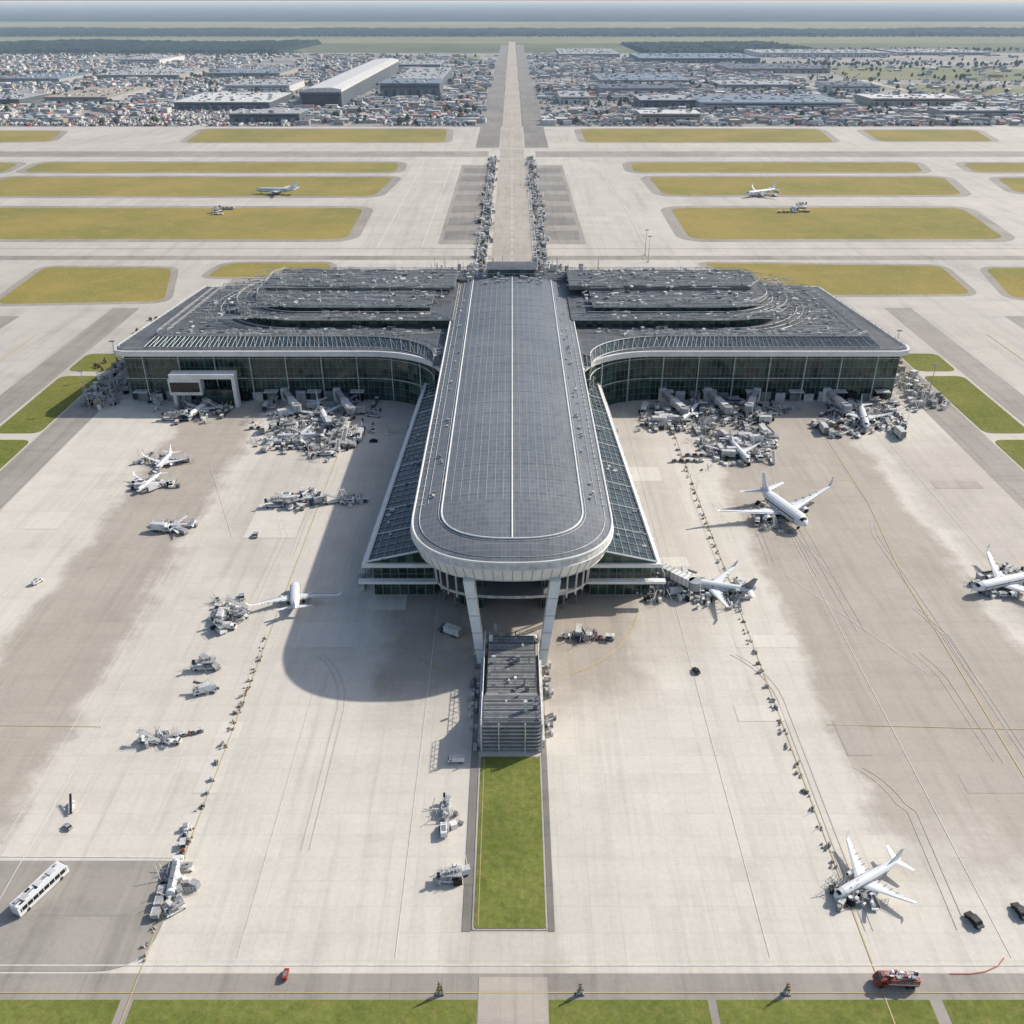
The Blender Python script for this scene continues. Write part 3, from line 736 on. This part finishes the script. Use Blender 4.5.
def cluster(x0,x1,y0,y1,n,s=1.3,piles=2.2):
    for k in range(n):
        a,b=P(U(x0,x1),U(y0,y1)); place(random.choice(kinds),a,b,U(0,360) if R()<.5 else random.choice((0,90,180,270))+U(-8,8),s*U(.7,1.))
    for k in range(int(n*piles)):
        mx,my=(x0+x1)/2,(y0+y1)/2
        a,b=P(mx+(x1-x0)*.24*random.gauss(0,1),my+(y1-y0)*.26*random.gauss(0,1)); 
        if b<474: pile(a,b,1.2)
cluster(262,375,403,450,46,1.3); cluster(285,345,415,455,16,1.3); cluster(640,775,404,430,50,1.3); cluster(690,775,430,464,34,1.3); cluster(640,700,415,432,12,1.3); cluster(818,905,404,436,34,1.3)
cluster(170,235,403,420,12); cluster(640,690,575,602,18,1.1); cluster(970,1022,572,600,9,1.); cluster(755,800,510,532,6,1.); cluster(695,745,582,606,8,1.)
cluster(213,243,603,630,10,1.); cluster(155,192,525,532,4); cluster(275,322,497,507,8); cluster(330,362,498,504,4); cluster(150,165,398,404,4); cluster(140,190,460,468,4,1.); cluster(130,172,482,490,4,1.)
cluster(214,232,208,216,5,1.5,1); cluster(785,805,208,216,6,1.5,1); cluster(742,782,190,198,2,1.4,1)
cluster(830,872,890,904,3,.9,4); cluster(480,545,642,650,4,1.); cluster(194,214,662,671,1,1.,2); cluster(200,216,688,694,1,1,2); cluster(135,182,738,745,1,.9,4); cluster(560,595,634,642,2,1.1,3); cluster(440,460,868,888,1,.9,3); cluster(165,188,862,912,2,.8,4); cluster(436,452,800,836,1,.8,3)
for kd,x,y,r,s in [('apron_bus',42,893,-25,1.1),('tanker_truck',176,878,8,.9),('container_dolly',160,905,5,.9),('baggage_train',185,838,10,.9),('fire_engine',895,984,88,.95),('service_van',286,976,0,.55),
 ('service_car',973,922,20,1.1),('service_car',1019,913,10,1.1),('cargo_loader',450,880,90,.85),('van',444,832,5,.9),('box_truck',456,762,90,.6),('cargo_loader',206,668,95,1.),('belt_loader',208,691,85,1.),
 ('passenger_stairs',150,742,80,.9),('baggage_train',175,738,110,.8),('service_car',696,672,20,.8),('catering_truck',450,634,60,1),('baggage_train',578,638,85,1.2),('van',38,583,-30,.8),('car',256,536,10,1),
 ('belt_loader',72,808,20,.7),('car',68,828,60,.7),('baggage_train',345,502,90,1),('car',242,598,20,1),('tanker_truck',640,585,100,1)]: pp_(kd,x,y,r,s)
def bridge(x,y,x2,y2):
    m=MB([]); a=Vector((x,y));b=Vector((x2,y2));d=(b-a);L=d.length;d.normalize();ang=math.atan2(d.y,d.x)-math.pi/2
    m.box(0,L*.25,4.2,2.9,L*.5,2.9,lattice); m.box(0,L*.72,3.9,3.5,L*.46,3.3,white); m.tube((0,0,.1),(0,0,7.4),2.3,white,12); m.tube((0,L,3.6),(0,L,7.2),2.5,planeg,12)
    for k in range(int(L/2)): m.box(0,1+k*2,3.8,3.6,.18,3.5,grey)
    m.tube((-1.8,L*.75,.1),(-1.8,L*.75,4),.3,grey,8); m.tube((1.8,L*.75,.1),(1.8,L*.75,4),.3,grey,8); m.box(0,L*.75,.1,5,1.6,1,rubber)
    o=m.obj('jet_bridge',loc=(x,y,0)); o.rotation_euler=(0,0,ang)
for q in [(-130,481,-118,458),(-100,481,-88,455),(86,481,94,454),(112,481,118,456),(140,481,130,458),(180,481,184,458),(56,300,70,286)]: bridge(*q)

cn=MB([])
for x,ya,yb in ((-88.6,135,262),(85.2,150,455)):
    y=ya
    while y<yb:
        for k in range(random.randint(2,6)):
            a=x+U(-1,1);b=y+U(-1.2,1.2); cn.tube((a,b,.1),(a,b,U(.6,1.1)),.28,random.choice([orange,tanm,tanm,whitep]),6,.07); cn.box(a,b,.15,.6,.6,.08,grey)
        if R()<.7: cn.box(x+U(-1,1),y+U(-1,1),.15,U(.8,1.8),U(.3,.6),U(.6,1.2),random.choice([lattice,tanm,grey,tanm]),U(0,3))
        if R()<.4: cn.tube((x,y,.1),(x+U(-.4,.4),y,U(1.5,3)),.08,lattice)
        y+=U(3,8)
cn.obj('traffic_cones')
for px in (440,580,786): 
    x,y=P(px,994); m=MB([]); m.box(0,0,0,2,1,.3,grey); 
    for k in range(12): m.tube((U(-.9,.9),U(-.4,.4),.2),(U(-.5,.5),U(-.3,.3),U(2,5.2)),.08,random.choice([orange,tanm,tanm,lattice,yel]),5)
    m.box(0,0,1.2,1.6,.2,.7,tanm); m.box(.1,0,2.4,1.0,.2,.5,orange); m.box(-.1,0,3.5,.7,.2,.5,tanm); m.obj('taxiway_sign',loc=(x,y,.08))
def mast(x,y,h=26):
    m=MB([]); m.tube((0,0,0),(0,0,h),.35,steel,6,.18); m.box(0,0,h,3.2,.5,.5,grey)
    for k in range(5): m.box(-1.4+.7*k,-.35,h-.3,.5,.4,.6,lattice)
    m.box(0,0,0,1.6,1.6,.6,conc_tan); m.obj('light_mast',loc=(x,y,0))
for x,y in (P(648,262),P(645,255),(70,640),(-70,640),(-150,630),(150,635),(-215,625),(215,625),(-238,470),(238,480),(-240,520),(240,540)): mast(x,y,22)
fs=MB([])
for s in (-1,1):
    fs.truss([(s*60,622),(s*215,622)],0,7,6,.2,lattice); fs.truss([(s*50,632),(s*222,632)],0,5,7,.2,lattice)
    fs.truss([(s*232,470),(s*224,612)],0,8,5,.2,lattice); fs.truss([(s*238,470),(s*231,612)],0,5,5,.18,lattice)
    fs.truss([(s*22,640),(s*22,1360)],0,3,7,.2,lattice); fs.truss([(s*31,640),(s*31,1360)],0,2.2,9,.2,lattice)
    for k in range(220):
        fs.box(s*U(60,222),U(613,645),0,U(2,6),U(2,5),U(2,6),random.choice([steel,lattice,grey,white,roofs[1]]),U(0,1))
    for k in range(90):
        fs.box(s*U(226,246),U(470,605),0,U(1,4),U(1,4),U(1,5),random.choice([steel,lattice,grey,tanm]),U(0,1))
    for k in range(80): 
        fs.box(s*U(40,60),U(625,640),0,U(2,6),U(2,5),U(3,8),random.choice([steel,lattice,grey]),U(0,1))
    for k in range(90):
        x=s*U(22,32);y=U(640,1400); fs.tube((x,y,0),(x,y,U(4,8)),.22,lattice)
fs.obj('service_yard_equipment')
for s in (-1,1):
    for k in range(50): pile(s*U(227,247),U(470,605),1.8)
    for k in range(60): pile(s*U(22,34),U(640,1380),2.2)
eq.obj('ramp_equipment')

# ---------------------------------------------------------------- vegetation
def tree_mass(name,pts,m,h0,h1,seg=6):
    b=MB([]); k=b.mi(m)
    for x,y in pts:
        h=U(h0,h1); r=h*U(.32,.5); n=len(b.v)
        prof=((.12,.5),(.35,1.),(.62,.85),(.85,.45))
        for zf,rf in prof:
            for i in range(seg):
                t=2*math.pi*i/seg+zf; rr=r*rf*U(.7,1.25); b.v.append((x+rr*math.cos(t),y+rr*math.sin(t),h*(zf+U(-.06,.06))))
        b.v.append((x,y,h))
        for q in range(3):
            for i in range(seg):
                a=n+q*seg+i;c=n+q*seg+(i+1)%seg; b.f.append((a,c,c+seg,a+seg)); b.m.append(k)
        for i in range(seg): b.f.append((n+3*seg+i,n+3*seg+(i+1)%seg,n+4*seg)); b.m.append(k)
    return b.obj(name)
tree_mass('roadside_trees',[(s*U(22.5,29),U(660,1400)) for s in(-1,1) for k in range(40)],leafm,2.5,5)
bl=MB([])
for s in(-1,1):
    for k in range(420):
        bl.box(s*U(22.5,32),U(640,1400),0,U(1.2,3),U(1.5,4),U(1.2,3),random.choice([roofs[0],steel,grey,roofs[2],lattice,rubber]),U(-.4,.4))
bl.obj('parked_cars_row')
pts=[(s*U(226,250),U(560,625)) for s in(-1,1) for k in range(30)]+[(-U(240,262),U(520,640)) for k in range(45)]
tree_mass('shrubs',pts,M('dry_shrub',(.20,.155,.08),.9),1.5,4)
def in_corr(x): return abs(x)<62
def canopy(name,x0f,x1f,y0,y1,ny,nx_,hh=16,vary=14,m=forestm):
    fo=MB([]); k=fo.mi(m)
    ysf=[y0*(y1/y0)**(j/ny) for j in range(ny+1)]
    for j,y in enumerate(ysf):
        a,b=x0f(y),x1f(y)
        for i in range(nx_+1):
            x=a+(b-a)*i/nx_
            e=0 if j in(0,ny) or i in (0,nx_) else 1
            fo.v.append((x,y+e*U(-12,12),-1+e*(hh+vary*mn.noise(Vector((x*.0016,y*.0012,0)))+U(-6,6)+max(0,(y-9000))/1100)))
    for j in range(ny):
        for i in range(nx_): a=j*(nx_+1)+i; fo.f.append((a,a+1,a+nx_+2,a+nx_+1)); fo.m.append(k)
    fo.obj(name)
canopy('forest',lambda y:-(6500+y*.75),lambda y:6500+y*.75,10900,70000,130,260)
canopy('forest_belt',lambda y:-7500,lambda y:7500,6500,7900,30,500,14,8)
canopy('woodland',lambda y:-4200,lambda y:-1000,4350,5350,40,180,14,8)
canopy('woodland',lambda y:560,lambda y:1350,4350,5300,40,50,14,8)
pts=[]
for k in range(1400): pts.append((U(-6500,6500),U(6300,6550)))
for k in range(600): pts.append((U(-4200,-900),U(4120,4380)))
for k in range(300): pts.append((U(-2200,-700),U(2900,3100)))
for k in range(260): pts.append((U(700,2800),U(3450,3600)))
for k in range(450): pts.append((U(1400,5000),U(4500,4700)))
for k in range(1500): 
    y=1790*(4100/1790)**R(); x=U(-.6,.6)*y
    if mn.noise(Vector((x*.006,y*.005,7)))>-.05: pts.append((x,y))
pts=[p for p in pts if not in_corr(p[0])]
tree_mass('distant_trees',pts,treem,7,15,seg=5)
fl=MB([])
sheet('',rect(-9000,9000,7950,10900),-.2,field,mb=fl); sheet('',rect(-6500,6500,5400,6300),-.2,field,mb=fl)
fl.obj('field')

# ---------------------------------------------------------------- district beyond the airfield
big=[]
def ware(x0,x1,y0,y1,h,rm,wm,name='warehouse',curved=False):
    m=MB([]); cx,cy=(x0+x1)/2,(y0+y1)/2; w,d=x1-x0,y1-y0; big.append((x0-8,x1+8,y0-8,y1+8))
    m.box(0,0,0,w,d,h,wm)
    if curved:
        secs=[[(-w/2-1,yy,h),(-w*.28,yy,h+w*.07),(w*.28,yy,h+w*.09),(w/2+1,yy,h+w*.05),(w/2+1,yy,h-1),(-w/2-1,yy,h-1)] for yy in(-d/2-1,d/2+1)]
        m.loft(secs,rm)
        for k in range(30): m.box(-w/2-.6,-d/2+(k+.5)*d/30,1,1,d/50,h*.6,dglass)
        m.box(0,-d/2-1,.2,w*.9,1,h*.85,dglass)
    else:
        m.box(0,0,h,w+2,d+2,1.2,rm)
        for k in range(int(w*d/900)+4): m.box(U(-.45,.45)*w,U(-.45,.45)*d,h+1.2,U(3,9),U(3,12),U(1,3),random.choice(roofs[:3]+[steel]))
    n=max(3,int(w/9))
    for i in range(n): 
        if i%3!=2: m.box(-w/2+(i+.5)*w/n,-d/2-.1,.2,w/n*.6,.4,h*.55,dark if i%2 else grey)
    m.box(0,-d/2-.1,h*.72,w*.94,.4,h*.14,dglass)
    m.obj(name,loc=(cx,cy,-.3))
ware(-450,-362,2095,3200,32,roofs[0],roofs[2],'hangar',True)
ware(-310,-170,2330,2460,30,roofs[4],roofs[2],'hangar'); ware(-300,-180,2560,3000,24,roofs[1],roofs[2],'hangar')
for q in [(600,690,75,84,4),(700,845,99,110,4),(640,715,100,107,1),(560,620,50,57,1),(640,760,56,63,4),(730,830,66,73,2),(760,890,52,57,1),(600,680,88,94,2),(900,990,50,55,1),(870,960,100,106,0),(560,590,96,104,1),
  (720,800,84,90,1),(830,880,86,92,2),(175,270,97,110,0),(45,108,90,104,5),(95,180,70,79,1),(0,60,76,84,4),(205,280,70,78,4),(-60,20,96,104,1),(120,160,58,64,1),(395,440,62,68,1),(225,290,84,92,1),(640,700,118,123,0),(230,300,117,123,1),(940,1020,112,117,1)]:
    x0,yb=P(q[0],q[3]); x1,_=P(q[1],q[3]); _,yt=P(q[0],q[2]); ware(x0,x1,yb,yb+(yt-yb)*.75,U(9,16),roofs[q[4]],random.choice([roofs[0],roofs[1],tanm,roofs[2]]))
def blocked(x,y): return any(a<x<b and c<y<d for a,b,c,d in big)
tw=MB([]); pv=MB([])
cntr=0
while cntr<7500:
    y=1800*(4250/1800)**R(); x=U(-.52,.52)*y*1.25
    if in_corr(x) or blocked(x,y): continue
    if 1900<y<2010 and R()<.7: continue
    nz=mn.noise(Vector((x*.004,y*.003,0)))
    if nz<-.25: continue
    y=round(y/30)*30+U(-4,4); cntr+=1
    if x>820 and y>2350 and R()<.9: continue
    rm=random.choices(roofs,(3.8,4,3.6,1.8,3,1.8))[0]; wm=random.choice([roofs[0],tanm,roofs[1],roofs[1]])
    if R()<.6: tw.gable(x,y,-.3,U(7,15),U(8,20),U(3,7),U(1.5,3),wm,rm,random.choice((0,math.pi/2))+U(-.1,.1))
    else: tw.box(x,y,-.3,U(8,30),U(8,24),U(4,9),wm,U(-.1,.1),rm)
tw.obj('distant_town_buildings')
cntr=0
while cntr<11000:
    y=1785*(3600/1785)**(R()**1.3); x=U(-.52,.52)*y*1.15
    if in_corr(x) or blocked(x,y): continue
    if mn.noise(Vector((x*.005+9,y*.004,3)))<-.12: continue
    cntr+=1; y=round(y/11)*11; x=round(x/4.5)*4.5
    if x>820 and y>2350 and R()<.9: continue
    c=random.choices([roofs[0],roofs[2],roofs[1],red,orange,blue],(5.5,4.3,3.5,1.4,.6,.6))[0]
    pv.box(x,y,-.2,2.6,U(6,10),U(2.2,4.2),c,U(-.06,.06))
pv.obj('parked_trucks')
sr=MB([])
for y in (1960,2240,2560,2930,3400,3900): stripe(sr,[(-2600,y),(-62,y)],16,-.1,asph_lt); stripe(sr,[(62,y),(2600,y)],16,-.1,asph_lt)
for x in (-1100,-760,-520,-120,140,420,760,1120): stripe(sr,[(x,1780),(x,4300)],12,-.06,asph_lt)
stripe(sr,[P(860,80),P(940,97),P(1040,145)],30,.1,conc_far); stripe(sr,[P(320,112),P(180,128),P(60,145)],26,.1,conc_far)
sr.obj('streets')

# ---------------------------------------------------------------- haze (real air layer over the far country)
hz=MB([]); hm=bpy.data.materials.new('haze_air'); hm.use_nodes=True; nt=hm.node_tree; nt.nodes.remove(nt.nodes['Principled BSDF'])
vs=nn(nt,'ShaderNodeVolumeScatter',{'Color':(.56,.74,1,1),'Density':7.0e-5,'Anisotropy':0.})
nt.links.new(vs.outputs[0],nt.nodes['Material Output'].inputs['Volume'])
hz.box(0,48400,-2,170000,95800,182,hm); hz.obj('atmospheric_haze')

# ---------------------------------------------------------------- light
w=bpy.data.worlds.new("World"); scene.world=w; w.use_nodes=True; nt=w.node_tree
sky=nt.nodes.new('ShaderNodeTexSky'); sky.sky_type='NISHITA'; sky.sun_disc=False
sky.sun_elevation=math.radians(35.7); sky.sun_rotation=math.radians(59.7); sky.altitude=200; sky.dust_density=2.0
bg=nt.nodes['Background']; bg.inputs[1].default_value=.15; nt.links.new(sky.outputs[0],bg.inputs[0])
sd=bpy.data.lights.new('sun','SUN'); sd.energy=4.8; sd.angle=math.radians(.9); sd.color=(1,.95,.87)
so=bpy.data.objects.new('sun',sd); scene.collection.objects.link(so); so.rotation_euler=Vector((-1.2,-.7,-1)).to_track_quat('-Z','Y').to_euler(); so.location=(0,0,300)
cd=bpy.data.cameras.new('camera'); cd.sensor_width=36; cd.lens=36*900/1024; cd.clip_start=1; cd.clip_end=250000
co_=bpy.data.objects.new('camera',cd); scene.collection.objects.link(co_); co_.location=(0,0,200); co_.rotation_euler=(math.radians(90-29.63),0,0)
scene.camera=co_
scene.view_settings.view_transform='Standard'; scene.view_settings.look='None'; scene.view_settings.exposure=0
